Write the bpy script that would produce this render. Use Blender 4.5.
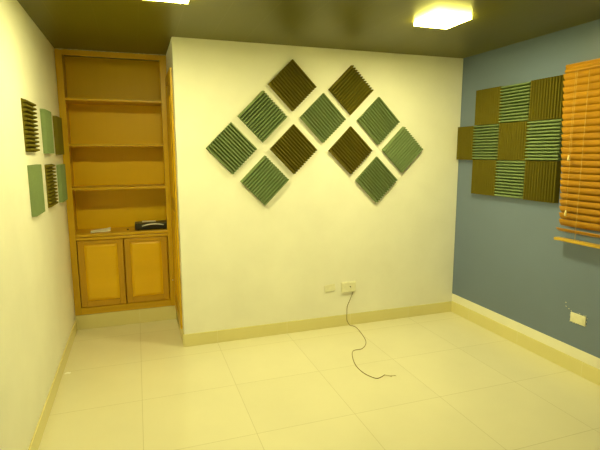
import bpy, bmesh, math, random
from mathutils import Matrix, Vector

for o in list(bpy.data.objects):
    bpy.data.objects.remove(o)
SC = bpy.context.scene
COL = SC.collection
random.seed(7)

# ------------------------------------------------------------------ camera, world, exposure
cam_d = bpy.data.cameras.new('camera')
cam_d.sensor_fit = 'HORIZONTAL'
cam_d.sensor_width = 36.0
cam_d.lens = 469.02 / 600 * 36.0
cam_d.clip_start = 0.02
cam = bpy.data.objects.new('camera', cam_d)
COL.objects.link(cam)
r_ = Vector((0.94488, -0.32741, -0.00291))
u_ = Vector((0.05256, 0.14288, 0.98834))
f_ = Vector((0.32318, 0.93402, -0.15221))
cam.matrix_world = Matrix(((r_.x, u_.x, -f_.x, -2.96705),
                           (r_.y, u_.y, -f_.y, -3.84810),
                           (r_.z, u_.z, -f_.z, 1.60608),
                           (0, 0, 0, 1)))
SC.camera = cam

w = bpy.data.worlds.new('world')
SC.world = w
w.use_nodes = True
w.node_tree.nodes['Background'].inputs[0].default_value = (0.01, 0.01, 0.012, 1)
w.node_tree.nodes['Background'].inputs[1].default_value = 1.0

SC.view_settings.view_transform = 'Standard'
SC.view_settings.look = 'None'
SC.view_settings.gamma = 1.0
SC.view_settings.use_curve_mapping = False
SC.view_settings.exposure = 0.07

LAMP_COLOR = (1.0, 0.92, 0.37)      # yellowish ceiling lamps
LAMP_POWER = 178.0                  # emission strength of a lamp's diffuser
EDGE_COLOR = (1.0, 0.91, 0.16)     # yellowed translucent edge of the lamps
LAMP_EDGE = 45.0                    # glow of its translucent edge

# room measures (metres): partition front is y = 0, blue wall is x = 0
H = 2.4808
W = 2.6628          # width of the partition
L = 3.5675          # left wall at x = -L
D = 0.712           # front of the bookcase in the alcove
DB = 1.07           # wall behind the bookcase
YR = -4.9           # wall behind the camera
BB = 0.108          # height of the tile baseboard


# ------------------------------------------------------------------ materials
def new_mat(name):
    m = bpy.data.materials.new(name)
    m.use_nodes = True
    nt = m.node_tree
    return m, nt, nt.nodes['Principled BSDF']


def ramp2(nt, fac, c1, c2, p1=0.3, p2=0.7):
    r = nt.nodes.new('ShaderNodeValToRGB')
    r.color_ramp.elements[0].position = p1
    r.color_ramp.elements[0].color = (*c1, 1)
    r.color_ramp.elements[1].position = p2
    r.color_ramp.elements[1].color = (*c2, 1)
    nt.links.new(fac, r.inputs[0])
    return r.outputs[0]


def coords(nt, scale=(1, 1, 1), loc=(0, 0, 0), out='Object'):
    tc = nt.nodes.new('ShaderNodeTexCoord')
    mp = nt.nodes.new('ShaderNodeMapping')
    mp.inputs['Scale'].default_value = scale
    mp.inputs['Location'].default_value = loc
    nt.links.new(tc.outputs[out], mp.inputs[0])
    return mp.outputs[0]


def noise(nt, vec, scale, detail=4, rough=0.55):
    n = nt.nodes.new('ShaderNodeTexNoise')
    n.inputs['Scale'].default_value = scale
    n.inputs['Detail'].default_value = detail
    n.inputs['Roughness'].default_value = rough
    nt.links.new(vec, n.inputs['Vector'])
    return n.outputs[0]


def bump(nt, b, height, strength, dist=0.002):
    n = nt.nodes.new('ShaderNodeBump')
    n.inputs['Strength'].default_value = strength
    n.inputs['Distance'].default_value = dist
    nt.links.new(height, n.inputs['Height'])
    nt.links.new(n.outputs[0], b.inputs['Normal'])


def paint(name, c, var=0.03, rough=0.6, scale=3.0, bscale=180, bstr=0.12, spec=0.3):
    m, nt, b = new_mat(name)
    v = coords(nt)
    c2 = tuple(min(1, x * (1 + var)) for x in c)
    c1 = tuple(x * (1 - var) for x in c)
    nt.links.new(ramp2(nt, noise(nt, v, scale), c1, c2), b.inputs['Base Color'])
    b.inputs['Roughness'].default_value = rough
    b.inputs['Specular IOR Level'].default_value = spec
    bump(nt, b, noise(nt, v, bscale), bstr)
    return m


def wood(name, c_dark, c_light, axis='Z', rough=0.35, freq=14.0):
    m, nt, b = new_mat(name)
    sc = {'Z': (freq, freq, freq * 0.09), 'X': (freq * 0.09, freq, freq), 'Y': (freq, freq * .09, freq)}[axis]
    v = coords(nt, sc)
    n1 = noise(nt, v, 1.0, 6, 0.62)
    v2 = coords(nt, tuple(s * 0.22 for s in sc))
    n2 = noise(nt, v2, 1.0, 3)
    mx = nt.nodes.new('ShaderNodeMath')
    mx.operation = 'MULTIPLY_ADD'
    mx.inputs[1].default_value = 0.55
    nt.links.new(n1, mx.inputs[0])
    m2 = nt.nodes.new('ShaderNodeMath')
    m2.operation = 'MULTIPLY'
    m2.inputs[1].default_value = 0.45
    nt.links.new(n2, m2.inputs[0])
    nt.links.new(m2.outputs[0], mx.inputs[2])
    nt.links.new(ramp2(nt, mx.outputs[0], c_dark, c_light, 0.32, 0.66), b.inputs['Base Color'])
    b.inputs['Roughness'].default_value = rough
    b.inputs['Specular IOR Level'].default_value = 0.4
    bump(nt, b, n1, 0.08, 0.001)
    return m


def tile_mat(name, base, grout, loc, bw, rh, mortar=0.004, rough=0.14, plane='XY', spec=0.55):
    m, nt, b = new_mat(name)
    tc = nt.nodes.new('ShaderNodeTexCoord')
    sep = nt.nodes.new('ShaderNodeSeparateXYZ')
    nt.links.new(tc.outputs['Object'], sep.inputs[0])
    comb = nt.nodes.new('ShaderNodeCombineXYZ')
    a, c = {'XY': (0, 1), 'XZ': (0, 2), 'YZ': (1, 2)}[plane]
    for i, k in enumerate((a, c)):
        ad = nt.nodes.new('ShaderNodeMath')
        ad.inputs[1].default_value = loc[i]
        nt.links.new(sep.outputs[k], ad.inputs[0])
        nt.links.new(ad.outputs[0], comb.inputs[i])
    br = nt.nodes.new('ShaderNodeTexBrick')
    br.offset = 0.0
    br.squash = 1.0
    br.inputs['Scale'].default_value = 1.0
    br.inputs['Brick Width'].default_value = bw
    br.inputs['Row Height'].default_value = rh
    br.inputs['Mortar Size'].default_value = mortar / 2
    br.inputs['Mortar Smooth'].default_value = 0.3
    br.inputs['Color1'].default_value = (*base, 1)
    br.inputs['Color2'].default_value = (*[x * 0.975 for x in base], 1)
    br.inputs['Mortar'].default_value = (*grout, 1)
    nt.links.new(comb.outputs[0], br.inputs['Vector'])
    n = noise(nt, coords(nt), 2.2, 5)
    cl = ramp2(nt, n, (0.95, 0.95, 0.95), (1.0, 1.0, 1.0))
    mix = nt.nodes.new('ShaderNodeMix')
    mix.data_type = 'RGBA'
    mix.blend_type = 'MULTIPLY'
    mix.inputs[0].default_value = 1.0
    nt.links.new(br.outputs['Color'], mix.inputs[6])
    nt.links.new(cl, mix.inputs[7])
    nt.links.new(mix.outputs[2], b.inputs['Base Color'])
    b.inputs['Roughness'].default_value = rough
    b.inputs['Specular IOR Level'].default_value = spec
    inv = nt.nodes.new('ShaderNodeMath')
    inv.operation = 'SUBTRACT'
    inv.inputs[0].default_value = 1.0
    nt.links.new(br.outputs['Fac'], inv.inputs[1])
    bump(nt, b, inv.outputs[0], 0.3, 0.001)
    return m


def ceiling_mat():
    m, nt, b = new_mat('dark_glossy_ceiling_boards')
    tc = nt.nodes.new('ShaderNodeTexCoord')
    sep = nt.nodes.new('ShaderNodeSeparateXYZ')
    nt.links.new(tc.outputs['Object'], sep.inputs[0])
    # boards run along y, 0.24 m wide
    d = nt.nodes.new('ShaderNodeMath'); d.operation = 'MULTIPLY_ADD'
    d.inputs[1].default_value = 1 / 0.2637
    d.inputs[2].default_value = 0.27 / 0.2637 + 40.0
    nt.links.new(sep.outputs[0], d.inputs[0])
    fl = nt.nodes.new('ShaderNodeMath'); fl.operation = 'FLOOR'
    nt.links.new(d.outputs[0], fl.inputs[0])
    fr = nt.nodes.new('ShaderNodeMath'); fr.operation = 'FRACT'
    nt.links.new(d.outputs[0], fr.inputs[0])
    wn = nt.nodes.new('ShaderNodeTexWhiteNoise'); wn.noise_dimensions = '1D'
    nt.links.new(fl.outputs[0], wn.inputs['W'])
    col = ramp2(nt, wn.outputs[0], (0.120, 0.110, 0.008), (0.130, 0.119, 0.009), 0.0, 1.0)
    # thin seam between boards
    lt = nt.nodes.new('ShaderNodeMath'); lt.operation = 'LESS_THAN'
    lt.inputs[1].default_value = 0.014
    nt.links.new(fr.outputs[0], lt.inputs[0])
    mix = nt.nodes.new('ShaderNodeMix'); mix.data_type = 'RGBA'
    nt.links.new(lt.outputs[0], mix.inputs[0])
    nt.links.new(col, mix.inputs[6])
    mix.inputs[7].default_value = (0.155, 0.145, 0.03, 1)
    nt.links.new(mix.outputs[2], b.inputs['Base Color'])
    rg = nt.nodes.new('ShaderNodeMath'); rg.operation = 'MULTIPLY_ADD'
    rg.inputs[1].default_value = 0.02
    rg.inputs[2].default_value = 0.33
    nt.links.new(wn.outputs[0], rg.inputs[0])
    nt.links.new(rg.outputs[0], b.inputs['Roughness'])
    b.inputs['Specular IOR Level'].default_value = 0.3
    bump(nt, b, noise(nt, coords(nt, (9, 1, 1)), 2.0, 3), 0.10, 0.004)
    return m


def foam_mat(name, c):
    m, nt, b = new_mat(name)
    v = coords(nt)
    c1 = tuple(x * 0.94 for x in c)
    c2 = tuple(min(1, x * 1.05) for x in c)
    nt.links.new(ramp2(nt, noise(nt, v, 40, 5, 0.7), c1, c2), b.inputs['Base Color'])
    b.inputs['Roughness'].default_value = 0.95
    b.inputs['Specular IOR Level'].default_value = 0.08
    return m


def plain(name, c, rough=0.5, metal=0.0, spec=0.4, var=0.06, scale=30):
    m, nt, b = new_mat(name)
    v = coords(nt)
    nt.links.new(ramp2(nt, noise(nt, v, scale), tuple(x * (1 - var) for x in c),
                       tuple(min(1, x * (1 + var)) for x in c)), b.inputs['Base Color'])
    b.inputs['Roughness'].default_value = rough
    b.inputs['Metallic'].default_value = metal
    b.inputs['Specular IOR Level'].default_value = spec
    return m


def glow(name, c, strength):
    m, nt, b = new_mat(name)
    b.inputs['Base Color'].default_value = (0.8, 0.8, 0.75, 1)
    b.inputs['Emission Color'].default_value = (*c, 1)
    b.inputs['Emission Strength'].default_value = strength
    return m


M = {
    'white': paint('white_wall_paint', (0.90, 0.89, 0.86)),
    'blue': paint('blue_wall_paint', (0.150, 0.205, 0.350), var=0.03, rough=0.38, scale=2.0, spec=0.55),
    'strip': paint('unpainted_white_strip', (0.90, 0.88, 0.80), var=0.04),
    'ceiling': ceiling_mat(),
    'floor': tile_mat('porcelain_floor_tiles', (0.84, 0.795, 0.62), (0.66, 0.61, 0.43), (3.011, 0.79 + 0.613 * 20),
                      0.6235, 0.613),
    'base_x': tile_mat('porcelain_baseboard', (0.80, 0.735, 0.38), (0.86, 0.81, 0.55), (3.011, 3.0), 0.6235, 8.0, 0.004, 0.2, 'XZ'),
    'base_y': tile_mat('porcelain_baseboard_side', (0.80, 0.735, 0.38), (0.86, 0.81, 0.55), (0.89 + 0.613 * 20, 3.0), 0.613, 8.0, 0.004, 0.2, 'YZ'),
    'wood_v': wood('honey_wood_vertical', (0.55, 0.33, 0.008), (0.67, 0.41, 0.012), 'Z'),
    'wood_h': wood('honey_wood_horizontal', (0.57, 0.34, 0.008), (0.69, 0.42, 0.012), 'X'),
    'wood_back': wood('honey_wood_back_board', (0.84, 0.53, 0.002), (0.90, 0.58, 0.003), 'Z', 0.45, 7.0),
    'wood_panel': wood('light_honey_door_panel', (0.76, 0.455, 0.004), (0.84, 0.51, 0.006), 'X', 0.35, 6.0),
    'wood_dark': wood('brown_door_frame_wood', (0.50, 0.27, 0.008), (0.60, 0.335, 0.012), 'Z'),
    'slat': wood('amber_wooden_slat', (0.44, 0.205, 0.008), (0.54, 0.26, 0.012), 'Y', 0.3, 22.0),
    'rail': wood('yellow_wood_rail', (0.46, 0.29, 0.03), (0.56, 0.36, 0.045), 'Y', 0.35, 22.0),
    'green': foam_mat('green_foam', (0.205, 0.275, 0.135)),
    'brown': foam_mat('brown_foam', (0.150, 0.123, 0.014)),
    'plastic': plain('cream_switch_plastic', (0.84, 0.82, 0.68), 0.35),
    'dark_hole': plain('dark_socket_slot', (0.03, 0.03, 0.025), 0.6),
    'cable': plain('brown_cable_sheath', (0.24, 0.17, 0.06), 0.5),
    'wire': plain('pale_bare_wire', (0.70, 0.62, 0.42), 0.5),
    'black': plain('black_casing', (0.018, 0.016, 0.012), 0.4),
    'silver': plain('silver_trim', (0.78, 0.78, 0.76), 0.35, 0.3),
    'paper': plain('white_paper', (0.92, 0.91, 0.88), 0.8, var=0.02),
    'cord': plain('pale_yellow_cord', (0.62, 0.42, 0.12), 0.7),
    'tassel': plain('cream_tassel', (0.85, 0.72, 0.36), 0.35),
    'caulk': plain('pale_caulk', (0.50, 0.45, 0.34), 0.7, var=0.3, scale=60),
    'lamp_frame': glow('translucent_lamp_edge', EDGE_COLOR, LAMP_EDGE),
    'lamp_glow': glow('lamp_diffuser', LAMP_COLOR, LAMP_POWER),
    'lamp_glow_dimmed': glow('lamp_diffuser_dimmed', LAMP_COLOR, LAMP_POWER * 0.80),  # left lamp, dimmed to even out brightness along the partition
    'chip': plain('bare_plaster_chip', (0.70, 0.66, 0.52), 0.9),
}


# ------------------------------------------------------------------ mesh helpers
def box(bm, x0, x1, y0, y1, z0, z1):
    vs = [bm.verts.new((x, y, z)) for x in (x0, x1) for y in (y0, y1) for z in (z0, z1)]
    for f in ((0, 1, 3, 2), (4, 6, 7, 5), (0, 4, 5, 1), (2, 3, 7, 6), (0, 2, 6, 4), (1, 5, 7, 3)):
        bm.faces.new([vs[i] for i in f])
    return vs


def obj(name, bm, mat, parent=None, bevel=0.0, seg=2, smooth=False, loc=None):
    bmesh.ops.recalc_face_normals(bm, faces=bm.faces[:])
    me = bpy.data.meshes.new(name)
    bm.to_mesh(me)
    bm.free()
    if smooth:
        for p in me.polygons:
            p.use_smooth = True
    me.materials.append(mat)
    o = bpy.data.objects.new(name, me)
    COL.objects.link(o)
    if parent:
        o.parent = parent
    if loc:
        o.location = loc
    if bevel:
        md = o.modifiers.new('bevel', 'BEVEL')
        md.width = bevel
        md.segments = seg
        md.limit_method = 'ANGLE'
    return o


def boxes(name, lst, mat, parent=None, bevel=0.0, loc=None):
    bm = bmesh.new()
    for b in lst:
        box(bm, *b)
    return obj(name, bm, mat, parent, bevel, loc=loc)


def tube_bm(bm, pts, rad, n=8):
    pts = [Vector(p) for p in pts]
    rings = []
    up = Vector((0.13, 0.21, 0.97)).normalized()
    for i, p in enumerate(pts):
        t = (pts[min(i + 1, len(pts) - 1)] - pts[max(i - 1, 0)]).normalized()
        a = t.cross(up)
        if a.length < 1e-3:
            a = t.cross(Vector((1, 0, 0)))
        a.normalize()
        b = t.cross(a).normalized()
        rr = rad[i] if isinstance(rad, (list, tuple)) else rad
        rings.append([bm.verts.new(p + rr * (math.cos(k * 2 * math.pi / n) * a + math.sin(k * 2 * math.pi / n) * b))
                      for k in range(n)])
    for r0, r1 in zip(rings, rings[1:]):
        for k in range(n):
            bm.faces.new((r0[k], r0[(k + 1) % n], r1[(k + 1) % n], r1[k]))
    bm.faces.new(rings[0][::-1])
    bm.faces.new(rings[-1])


def spline(pts, sub=6):
    pts = [Vector(p) for p in pts]
    out = []
    for i in range(len(pts) - 1):
        p0, p1, p2, p3 = pts[max(i - 1, 0)], pts[i], pts[i + 1], pts[min(i + 2, len(pts) - 1)]
        for k in range(sub):
            t = k / sub
            out.append(0.5 * ((2 * p1) + (p2 - p0) * t + (2 * p0 - 5 * p1 + 4 * p2 - p3) * t * t
                              + (3 * p1 - p0 - 3 * p2 + p3) * t ** 3))
    out.append(pts[-1])
    return out


def tag(o, label, cat, group=None):
    o['label'] = label
    o['category'] = cat
    if group:
        o['group'] = group
    return o


def thing(name, label, cat, loc=(0, 0, 0), group=None):
    o = bpy.data.objects.new(name, None)
    o.empty_display_size = 0.1
    COL.objects.link(o)
    o.location = loc
    return tag(o, label, cat, group)


def struct(o):
    o['kind'] = 'structure'
    return o


def copy_tree(o, parent=None):
    c = o.copy()
    COL.objects.link(c)
    if parent:
        c.parent = parent
    for ch in list(o.children):
        copy_tree(ch, c)
    return c


# ------------------------------------------------------------------ the room
struct(boxes('floor', [(-L - 0.1, 0.1, YR - 0.1, DB + 0.1, -0.1, 0)], M['floor']))
struct(boxes('ceiling', [(-L - 0.1, 0.1, YR - 0.1, DB + 0.1, H, H + 0.1)], M['ceiling']))
struct(boxes('wall_left', [(-L - 0.1, -L, YR - 0.1, DB + 0.1, 0, H)], M['white']))
struct(boxes('wall_right', [(0, 0.1, YR - 0.1, DB + 0.1, 0, H)], M['blue']))
struct(boxes('wall_back', [(-W, 0, 0, DB, 0, H)], M['white'], bevel=0.003))
struct(boxes('wall_alcove', [(-L, 0, DB, DB + 0.1, 0, H)], M['white']))
struct(boxes('wall_rear', [(-L, 0, YR - 0.1, YR, 0, H)], M['white']))

struct(boxes('baseboard_back', [(-W - 0.004, 0, -0.010, 0, 0, BB)], M['base_x'], bevel=0.002))
struct(boxes('baseboard_right', [(-0.010, 0, YR, -0.010, 0, BB + 0.004)], M['base_y'], bevel=0.002))
struct(boxes('baseboard_left', [(-L, -L + 0.010, YR, D - 0.005, 0, BB)], M['base_y'], bevel=0.002))
struct(boxes('baseboard_alcove', [(-W - 0.010, -W, 0.0, D - 0.005, 0, BB)], M['base_y'], bevel=0.002))
struct(boxes('trim_1', [(-0.0035, 0, YR, -0.0005, BB + 0.004, 0.190)], M['strip'], bevel=0.001))
# pale bead of caulk between the bookcase and the ceiling
bm = bmesh.new()
pts, rad = [], []
for i in range(60):
    x = -L + 0.006 + (L - W - 0.012) * i / 59
    pts.append((x, D - 0.003, H - 0.003 + random.uniform(-0.0015, 0.001)))
    rad.append(random.choice((0.002, 0.003, 0.003, 0.005, 0.006)))
tube_bm(bm, pts, rad, 6)
struct(obj('trim_2', bm, M['caulk'], smooth=True))

# closet door in the side of the partition, facing the alcove
dr = boxes('door_1', [(-W - 0.012, -W, 0.215, 0.630, BB + 0.10, 2.185)], M['wood_v'], bevel=0.003)
struct(dr)
bm = bmesh.new()
for (y0, y1, z0, z1) in ((0.115, 0.205, BB + 0.006, 2.275), (0.635, 0.706, BB + 0.006, 2.275),
                         (0.205, 0.635, 2.190, 2.275), (0.205, 0.635, BB + 0.006, BB + 0.09)):
    box(bm, -W - 0.018, -W, y0, y1, z0, z1)
obj('door_frame', bm, M['wood_h'], dr, bevel=0.004)
boxes('door_panel', [(-W - 0.018, -W - 0.011, 0.28, 0.565, z0, z1) for z0, z1 in ((0.32, 1.10), (1.22, 2.08))],
      M['wood_panel'], dr, bevel=0.004)

# ------------------------------------------------------------------ ceiling lamps
LS = 0.262
LT = 0.026


def make_lamp(label, loc, glow_mat):
    t = thing('ceiling_lamp', label, 'ceiling lamp', loc, 'square ceiling lamps')
    h = LS / 2
    e = 0.014
    bm = bmesh.new()
    for b in ((-h, h, -h, -h + e), (-h, h, h - e, h), (-h, -h + e, -h + e, h - e), (h - e, h, -h + e, h - e)):
        box(bm, *b, -LT, 0)
    obj('lamp_housing', bm, M['lamp_frame'], t)
    boxes('diffuser', [(-h + e, h - e, -h + e, h - e, -LT + 0.002, -LT + 0.008)], glow_mat, t)
    return t


make_lamp('lit square ceiling lamp near the blue wall, seen whole', (-1.005, -1.065, H), M['lamp_glow'])
make_lamp('lit square ceiling lamp above the bookcase side, cut by the top of the photo', (-2.770, -1.065, H), M['lamp_glow_dimmed'])

# ------------------------------------------------------------------ bookcase in the alcove
x0, x1 = -L, -W
ix0, ix1 = -3.512, -2.722
bk = thing('bookcase', 'tall built-in honey wood bookcase with three shelves and two cupboard doors in the alcove',
           'bookcase', (0, 0, 0))
yb = DB - 0.022
ST = 0.855          # underside of the counter board
boxes('plinth', [(x0 + 0.002, x1 - 0.0, D, D + 0.10, 0.0, 0.136)], M['base_x'], bk, bevel=0.002)
for a, b in ((x0 + 0.001, ix0), (ix1, x1 - 0.001)):
    bm = bmesh.new()
    box(bm, a, b, D, D + 0.022, 0.138, H - 0.002)
    s = (a, a + 0.02) if a < -3 else (b - 0.02, b)
    obj('face_frame_stile', bm, M['wood_v'], bk, bevel=0.003)
for a, b in ((x0 + 0.001, -3.530), (-2.706, x1 - 0.001)):
    boxes('side_panel', [(a, b, D + 0.022, yb, 0.138, H - 0.002)], M['wood_v'], bk)
boxes('back_panel', [(x0 + 0.001, x1 - 0.001, yb, DB - 0.002, 0.138, H - 0.002)], M['wood_back'], bk)
bm = bmesh.new()
box(bm, ix0, ix1, D, D + 0.022, 2.432, H - 0.002)
box(bm, ix0, ix1, D - 0.006, D + 0.002, H - 0.018, H - 0.006)
obj('top_rail', bm, M['wood_h'], bk, bevel=0.003)
for zt in (2.081, 1.689, 1.303):
    bm = bmesh.new()
    box(bm, -3.529, -2.707, D + 0.012, yb, zt - 0.022, zt)
    obj('shelf', bm, M['wood_h'], bk, bevel=0.003)
bm = bmesh.new()
box(bm, -3.529, -2.707, D + 0.012, yb, ST, 0.885)
box(bm, ix0 + 0.0005, ix1 - 0.0005, D - 0.008, D + 0.012, ST + 0.005, 0.888)
obj('counter_board', bm, M['wood_h'], bk, bevel=0.004)
boxes('cross_rail', [(ix0, ix1, D, D + 0.02, 0.829, ST)], M['wood_h'], bk, bevel=0.004)
boxes('cross_rail', [(ix0, ix1, D, D + 0.02, 0.138, 0.208)], M['wood_h'], bk, bevel=0.004)
boxes('moulding', [(ix0, ix1, D - 0.008, D, 0.176, 0.202)], M['wood_h'], bk, bevel=0.003)
boxes('bottom_board', [(-3.529, -2.707, D + 0.022, yb, 0.17, 0.19)], M['wood_h'], bk)
for (a, b) in ((-3.505, -3.121), (-3.113, -2.730)):
    z0, z1 = 0.212, 0.826
    s = 0.052
    bm = bmesh.new()
    box(bm, a, a + s, D - 0.010, D + 0.010, z0, z1)
    box(bm, b - s, b, D - 0.010, D + 0.010, z0, z1)
    box(bm, a + s, b - s, D - 0.010, D + 0.010, z0, z0 + s)
    box(bm, a + s, b - s, D - 0.010, D + 0.010, z1 - 0.035, z1)
    d = obj('cupboard_door', bm, M['wood_dark'], bk, bevel=0.004)
    # raised panel with sloping edges
    bm = bmesh.new()
    pa, pb, pz0, pz1 = a + s - 0.002, b - s + 0.002, z0 + s - 0.002, z1 - 0.033
    o_ = [bm.verts.new((x, D + 0.004, z)) for x, z in ((pa, pz0), (pb, pz0), (pb, pz1), (pa, pz1))]
    q = 0.026
    i_ = [bm.verts.new((x, D - 0.006, z)) for x, z in ((pa + q, pz0 + q), (pb - q, pz0 + q), (pb - q, pz1 - q), (pa + q, pz1 - q))]
    k_ = [bm.verts.new((v.co.x, D + 0.010, v.co.z)) for v in o_]
    bm.faces.new(i_)
    bm.faces.new(k_[::-1])
    for j in range(4):
        bm.faces.new((o_[j], o_[(j + 1) % 4], i_[(j + 1) % 4], i_[j]))
        bm.faces.new((k_[j], k_[(j + 1) % 4], o_[(j + 1) % 4], o_[j]))
    obj('door_panel', bm, M['wood_panel'], d)
bm = bmesh.new()
bmesh.ops.create_cone(bm, cap_ends=True, segments=12, radius1=0.006, radius2=0.004, depth=0.004,
                      matrix=Matrix.Translation((-2.692, D - 0.002, 0.395)) @ Matrix.Rotation(math.pi / 2, 4, 'X'))
sc_ = obj('screw_cap', bm, M['plastic'], bk)
sc_['label'] = 'pale screw cap'

# things lying on the counter board (top at 0.885)
ZT = 0.8852
cb = thing('console_box', 'flat black box with curved silver trim on the bookcase counter', 'electronic device', (-2.862, 0.865, ZT))
boxes('casing', [(-0.148, 0.148, -0.085, 0.085, 0.004, 0.064)], M['black'], cb, bevel=0.006)
for sx in (-1, 1):
    for sy in (-1, 1):
        boxes('foot', [(sx * 0.12 - 0.012, sx * 0.12 + 0.012, sy * 0.06 - 0.012, sy * 0.06 + 0.012, 0, 0.006)], M['black'], cb)
bm = bmesh.new()
pts = []
for i in range(17):
    u = i / 16
    pts.append((-0.085 + 0.20 * u, -0.089, 0.040 + 0.014 * math.sin(math.pi * u) + 0.004 * u))
tube_bm(bm, pts, [0.0045 + 0.003 * math.sin(math.pi * (i / 16)) for i in range(17)], 8)
obj('trim_bar', bm, M['silver'], cb, smooth=True)
boxes('top_plate', [(-0.080, 0.045, 0.00, 0.07, 0.0638, 0.070)], M['silver'], cb, bevel=0.002)

bm = bmesh.new()      # a folded sheet
n = 9
top, bot = [], []
for i in range(n):
    u = i / (n - 1)
    for j in range(2):
        x = -0.085 + 0.17 * u
        y = -0.035 + 0.07 * j + 0.02 * u
        z = 0.003 + (0.005 + 0.016 * u) * j + 0.006 * u + 0.002 * math.sin(7 * u)
        top.append(bm.verts.new((x, y, z + 0.004)))
        bot.append(bm.verts.new((x, y, max(0, z - 0.003))))
for i in range(n - 1):
    a = 2 * i
    bm.faces.new((top[a], top[a + 2], top[a + 3], top[a + 1]))
    bm.faces.new((bot[a], bot[a + 1], bot[a + 3], bot[a + 2]))
    bm.faces.new((top[a], bot[a], bot[a + 2], top[a + 2]))
    bm.faces.new((top[a + 1], top[a + 3], bot[a + 3], bot[a + 1]))
bm.faces.new((top[0], top[1], bot[1], bot[0]))
bm.faces.new((top[-1], top[-2], bot[-2], bot[-1]))
tag(obj('folded_paper', bm, M['paper'], loc=(-3.310, 0.805, ZT)),
    'small folded white paper lying on the left of the bookcase counter', 'paper')
bm = bmesh.new()
bmesh.ops.create_cone(bm, cap_ends=True, segments=14, radius1=0.011, radius2=0.008, depth=0.010,
                      matrix=Matrix.Translation((0, 0, 0.005)))
tag(obj('plastic_cap', bm, M['black'], bevel=0.002, loc=(-3.075, 0.86, ZT)),
    'tiny dark speck of a cap on the counter, left of the black box', 'cap')


# ------------------------------------------------------------------ acoustic foam panels
def foam_mesh(name, w, h, n, t):
    """wedge foam: ridges run along local y, peaks along +z"""
    bm = bmesh.new()
    p = w / n
    prof = [(-w / 2, 0.0), (-w / 2, 0.17 * t)]
    for i in range(n):
        a = -w / 2 + i * p
        prof += [(a + u * p, v * t) for u, v in ((0.05, 0.16), (0.20, 0.62), (0.31, 0.93), (0.42, 1.0),
                                              (0.58, 1.0), (0.69, 0.93), (0.80, 0.62), (0.95, 0.16))]
    prof += [(w / 2, 0.17 * t), (w / 2, 0.0)]
    rows = []
    for k in range(5):
        y = -h / 2 + h * k / 4
        rows.append([bm.verts.new((x, y, z)) for x, z in prof])
    m = len(prof)
    for r0, r1 in zip(rows, rows[1:]):
        for j in range(m):
            bm.faces.new((r0[j], r0[(j + 1) % m], r1[(j + 1) % m], r1[j]))
    for r, rev in ((rows[0], False), (rows[-1], True)):
        # end caps built tooth by tooth so they stay clean
        c = r if not rev else r[::-1]
        bm.faces.new(c)
    bmesh.ops.recalc_face_normals(bm, faces=bm.faces[:])
    bmesh.ops.triangulate(bm, faces=[f for f in bm.faces if len(f.verts) > 4])
    me = bpy.data.meshes.new(name)
    bm.to_mesh(me)
    bm.free()
    return me


FM = {}


def foam(color, w, h, mat3, loc, label, group, t=0.044):
    key = (color, round(w, 3), round(h, 3), t)
    if key not in FM:
        me = foam_mesh('foam_panel', w, h, max(3, round(w / 0.0256)), t)
        me.materials.append(M[color])
        FM[key] = me
    o = bpy.data.objects.new('foam_panel', FM[key])
    COL.objects.link(o)
    m = mat3.to_4x4()
    m.translation = loc
    o.matrix_world = m
    return tag(o, label, 'acoustic panel', group)


# on the white partition: local z -> -y ; local x,y rotated 45 degrees in the wall plane
def back_basis(deg):
    a = math.radians(deg)          # direction of the ridges measured from +x towards +z
    ey = Vector((math.cos(a), 0, math.sin(a)))
    ez = Vector((0, -1, 0))
    ex = ey.cross(ez)
    return Matrix((ex, ey, ez)).transposed()


DIAM = [
    (-1.703, 2.160, 'brown', -1, 'brown foam diamond at the top of the left peak on the white wall'),
    (-1.962, 1.899, 'green', 1, 'green foam diamond just below left of the topmost left brown diamond'),
    (-2.225, 1.643, 'green', -1, 'leftmost green foam diamond on the white wall'),
    (-1.950, 1.374, 'green', 1, 'lowest green foam diamond of the left group'),
    (-1.694, 1.636, 'brown', -1, 'brown foam diamond straight below the top left brown one'),
    (-1.427, 1.900, 'green', -1, 'green foam diamond in the middle where both groups meet'),
    (-1.166, 2.142, 'brown', 1, 'olive brown foam diamond at the top of the right peak'),
    (-0.894, 1.886, 'green', -1, 'green foam diamond just below right of the topmost right brown diamond'),
    (-0.637, 1.630, 'green', 1, 'rightmost green foam diamond on the white wall'),
    (-1.163, 1.626, 'brown', -1, 'brown foam diamond straight below the top right brown one'),
    (-0.900, 1.361, 'green', -1, 'lowest green foam diamond of the right group'),
]
for x, z, c, s, lab in DIAM:
    foam(c, 0.298, 0.298, back_basis(45 * s + random.uniform(-0.6, 0.6)), (x, -0.0005, z), lab, 'foam diamonds on the white wall')


# on the blue wall: local z -> -x
def right_basis(vertical):
    ez = Vector((-1, 0, 0))
    ey = Vector((0, 0, 1)) if vertical else Vector((0, 1, 0))
    ex = ey.cross(ez)
    return Matrix((ex, ey, ez)).transposed()


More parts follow.
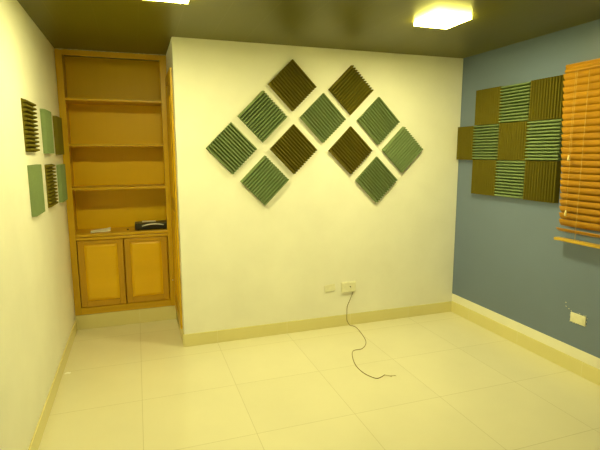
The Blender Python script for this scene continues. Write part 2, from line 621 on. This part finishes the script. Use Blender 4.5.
PW = 0.3135
YC = [-0.2445 - PW * (k + 0.5) for k in range(3)]
rows = [(2.155, 1.8475), (1.8475, 1.539), (1.539, 1.228)]
rn = ['top', 'middle', 'bottom']
cn = ['left', 'middle', 'right']
pos = {
    (0, 0): 'olive brown foam square at the top left of the blue wall grid',
    (0, 1): 'green foam square in the middle of the top row on the blue wall',
    (0, 2): 'olive brown foam square at the top right, touching the blind, on the blue wall',
    (1, 0): 'green foam square in the middle row, beside the corner brown square, on the blue wall',
    (1, 1): 'olive brown foam square with green squares on all four sides on the blue wall',
    (1, 2): 'green foam square in the middle row right next to the wooden blind',
    (2, 0): 'olive brown foam square at the bottom left of the blue wall grid',
    (2, 1): 'green foam square in the middle of the bottom row on the blue wall',
    (2, 2): 'olive brown foam square at the bottom right beside the wooden blind',
}
for r, (zt, zb) in enumerate(rows):
    for k in range(3):
        brown = (r + k) % 2 == 0
        hh = zt - zb - 0.001
        ww = PW - 0.001
        loc = (-0.0005, YC[k], (zt + zb) / 2)
        if brown:
            foam('brown', ww, hh, right_basis(True), loc, pos[(r, k)], 'foam squares on the blue wall')
        else:
            foam('green', hh, ww, right_basis(False), loc, pos[(r, k)], 'foam squares on the blue wall')
foam('brown', 0.230, 0.307, right_basis(True), (-0.0005, -0.1275, 1.690),
     'narrow olive brown foam panel in the corner, left end of the middle row', 'foam squares on the blue wall')


# on the left wall: local z -> +x
def left_basis(vertical):
    ez = Vector((1, 0, 0))
    ey = Vector((0, 0, 1)) if vertical else Vector((0, 1, 0))
    ex = ey.cross(ez)
    return Matrix((ex, ey, ez)).transposed()


LEFT = [
    (-0.600, 1.767, 'brown', False, 'brown foam panel with horizontal ridges, upper row, nearest on the left wall'),
    (-0.035, 1.757, 'green', True, 'green foam panel in the middle of the upper row on the left wall'),
    (0.475, 1.747, 'brown', True, 'brown foam panel of the upper row nearest the bookcase on the left wall'),
    (-0.590, 1.387, 'green', True, 'green foam panel, lower row, nearest on the left wall'),
    (-0.040, 1.379, 'brown', False, 'brown foam panel with horizontal ridges in the middle of the lower row, left wall'),
    (0.470, 1.367, 'green', True, 'green foam panel of the lower row nearest the bookcase on the left wall'),
]
for y, z, c, v, lab in LEFT:
    foam(c, 0.302 if v is False else 0.286, 0.286 if v is False else 0.302, left_basis(v), (-L + 0.0005, y, z), lab, 'foam panels on the left wall', 0.0285)

# ------------------------------------------------------------------ wooden blind on the blue wall
YB0, YB1 = -1.258, -2.55
vb = thing('venetian_blind', 'amber wooden venetian blind hanging on the blue wall', 'window blind', (0, 0, 0))
# moulded valance
prof = [(-0.002, 2.213), (-0.066, 2.213), (-0.078, 2.209), (-0.080, 2.200), (-0.072, 2.194), (-0.071, 2.182),
        (-0.078, 2.176), (-0.084, 2.168), (-0.084, 2.160), (-0.074, 2.152), (-0.002, 2.152)]
bm = bmesh.new()
ra = [bm.verts.new((x, YB0 + 0.036, z)) for x, z in prof]
rb = [bm.verts.new((x, YB1 - 0.02, z)) for x, z in prof]
n = len(prof)
for j in range(n):
    bm.faces.new((ra[j], ra[(j + 1) % n], rb[(j + 1) % n], rb[j]))
bm.faces.new(ra)
bm.faces.new(rb[::-1])
bmesh.ops.triangulate(bm, faces=[f for f in bm.faces if len(f.verts) > 4])
obj('valance', bm, M['slat'], vb)
# slats: closed, top edge towards the room
pitch = 0.0467
nz = 24
bm = bmesh.new()


def slat(bm, zc, tilt, xc, y0, y1, wd=0.055, th=0.003):
    sec = []
    for i in range(7):
        u = -1 + 2 * i / 6
        cam_ = 0.0055 * (1 - u * u)
        sec.append((u * wd / 2, cam_ + th / 2))
    for i in range(6, -1, -1):
        u = -1 + 2 * i / 6
        cam_ = 0.0055 * (1 - u * u)
        sec.append((u * wd / 2, cam_ - th / 2))
    ca, sa = math.cos(tilt), math.sin(tilt)
    rr = []
    for y in (y0, y1):
        rr.append([bm.verts.new((xc - (a * ca + b * sa), y, zc + (a * sa - b * ca) * 1.0)) for a, b in sec])
    m = len(sec)
    for j in range(m):
        bm.faces.new((rr[0][j], rr[0][(j + 1) % m], rr[1][(j + 1) % m], rr[1][j]))
    for c in (rr[0], rr[1]):
        for j in range(6):
            bm.faces.new((c[j], c[j + 1], c[m - 2 - j], c[m - 1 - j]))


ztop = 2.128
for i in range(nz - 1):
    slat(bm, ztop - pitch * i, math.radians(62), -0.054, YB0 + 0.060 * (1 - i / (nz - 2)) + random.uniform(-0.002, 0.002), YB1)
zl = ztop - pitch * (nz - 1)
slat(bm, zl - 0.008, math.radians(32), -0.058, YB0 + 0.006, YB1)
obj('slats', bm, M['slat'], vb)
boxes('bottom_rail', [(-0.088, -0.036, YB1, YB0 + 0.014, 0.968, 0.988)], M['rail'], vb, bevel=0.004)
bm = bmesh.new()
for y in (-1.42, -1.98, -2.40):
    for xx in (-0.0865,):
        tube_bm(bm, [(xx, y, z) for z in (2.150, 1.6, 0.985)], 0.0017, 6)
obj('ladder_cord', bm, M['cord'], vb)
for (y, zt) in ((-1.322, 1.578), (-1.334, 1.190)):
    bm = bmesh.new()
    tube_bm(bm, [(-0.094, y, 2.158), (-0.095, y, 1.8), (-0.095, y, zt)], 0.0013, 6)
    lc = obj('lift_cord', bm, M['cord'], vb)
    bm = bmesh.new()
    tube_bm(bm, [(-0.095, y, zt + 0.006), (-0.095, y, zt - 0.006), (-0.095, y, zt - 0.026), (-0.095, y, zt - 0.034)],
            [0.003, 0.006, 0.0095, 0.007], 12)
    obj('tassel', bm, M['tassel'], lc, smooth=True)

# ------------------------------------------------------------------ wall plates and cable
wp = thing('blank_wall_plate', 'blank cream cover plate low on the white wall, left of the socket', 'wall plate', (-1.350, -0.0005, 0.379))
pl = boxes('cover_plate', [(-0.052, 0.052, -0.009, 0, -0.033, 0.033)], M['plastic'], wp, bevel=0.004)
pl.rotation_euler = (0, math.radians(-7), 0)
for x in (-0.04, 0.04):
    bm = bmesh.new()
    bmesh.ops.create_cone(bm, cap_ends=True, segments=10, radius1=0.0035, radius2=0.003, depth=0.002,
                          matrix=Matrix.Translation((x, -0.0095, 0)) @ Matrix.Rotation(math.pi / 2, 4, 'X'))
    obj('screw', bm, M['strip'], pl)

so = thing('socket_box', 'raised cream socket box low on the white wall with a cable coming out', 'socket', (-1.164, -0.0005, 0.375))
boxes('back_box', [(-0.072, 0.072, -0.018, 0, -0.049, 0.049)], M['plastic'], so, bevel=0.005)
fp = boxes('face_plate', [(-0.066, 0.066, -0.024, -0.017, -0.043, 0.043)], M['plastic'], so, bevel=0.003)
bm = bmesh.new()
bmesh.ops.create_cone(bm, cap_ends=True, segments=14, radius1=0.006, radius2=0.006, depth=0.003,
                      matrix=Matrix.Translation((0.012, -0.0245, 0.004)) @ Matrix.Rotation(math.pi / 2, 4, 'X'))
obj('socket_hole', bm, M['dark_hole'], fp)

# cable from the socket down over the baseboard and across the floor
path = [(-1.118, -0.016, 0.328), (-1.124, -0.015, 0.315), (-1.150, -0.012, 0.245), (-1.172, -0.005, 0.185), (-1.178, -0.0125, 0.125),
        (-1.180, -0.0145, 0.105), (-1.176, -0.015, 0.05), (-1.152, -0.026, 0.006), (-1.130, -0.045, 0.0031), (-1.119, -0.110, 0.0031), (-1.148, -0.290, 0.0031),
        (-1.194, -0.438, 0.0031), (-1.282, -0.538, 0.0031), (-1.366, -0.551, 0.0031), (-1.423, -0.652, 0.0031),
        (-1.466, -0.805, 0.0031), (-1.465, -0.936, 0.0031), (-1.425, -1.032, 0.0031), (-1.388, -1.037, 0.0031),
        (-1.331, -1.008, 0.0031)]
ca = thing('loose_cable', 'thin brown cable running from the socket box down the baseboard across the floor tiles', 'cable', (0, 0, 0))
bm = bmesh.new()
tube_bm(bm, spline(path), 0.0027, 8)
obj('sheath', bm, M['cable'], ca, smooth=True)
for e in ((-1.298, -1.052), (-1.262, -1.046)):
    bm = bmesh.new()
    tube_bm(bm, spline([(-1.334, -1.010, 0.0031), (-1.315, -1.030, 0.004), (e[0], e[1], 0.003)]), 0.0026, 6)
    o = obj('bare_wire', bm, M['wire'], ca, smooth=True)
    o['label'] = 'pale bare wire end'

ro = thing('light_switch', 'cream switch plate low on the blue wall with chipped paint around it', 'switch', (-0.0005, -1.434, 0.411))
boxes('face_plate', [(-0.009, 0, -0.062, 0.062, -0.036, 0.036)], M['plastic'], ro, bevel=0.004)
boxes('rocker', [(-0.0125, -0.0085, -0.045, 0.045, -0.022, 0.022)], M['plastic'], ro, bevel=0.002)
bm = bmesh.new()
for k in range(26):          # flakes of bare plaster around the plate
    side = random.randrange(4)
    u = random.uniform(-1, 1)
    if side < 2:
        y, z = (0.066 if side else -0.066) + random.uniform(-0.004, 0.004), u * 0.04
    else:
        y, z = u * 0.068, (0.040 if side == 2 else -0.040) + random.uniform(-0.003, 0.003)
    s = random.uniform(0.0012, 0.0035)
    box(bm, -0.0012, 0, y - s, y + s, z - s * 0.7, z + s * 0.7)
for y, z in ((0.11, 0.062), (0.114, 0.09), (0.085, 0.05)):
    box(bm, -0.0012, 0, y - 0.004, y + 0.004, z - 0.003, z + 0.003)
obj('plaster_flakes', bm, M['chip'], ro)['kind'] = 'stuff'

# scrap on the floor by the left wall
bm = bmesh.new()
vs = [bm.verts.new(p) for p in ((-0.021, -0.010, 0.001), (0.018, -0.014, 0.001), (0.024, 0.005, 0.003), (0.0, 0.012, 0.005), (-0.018, 0.008, 0.002))]
vt = [bm.verts.new((v.co.x, v.co.y, v.co.z + 0.0015)) for v in vs]
bm.faces.new(vs[::-1])
bm.faces.new(vt)
for j in range(5):
    bm.faces.new((vs[j], vs[(j + 1) % 5], vt[(j + 1) % 5], vt[j]))
tag(obj('paper_scrap', bm, M['paper'], loc=(-3.528, -0.207, 0.0)),
    'tiny white paper scrap on the floor beside the left baseboard', 'paper')
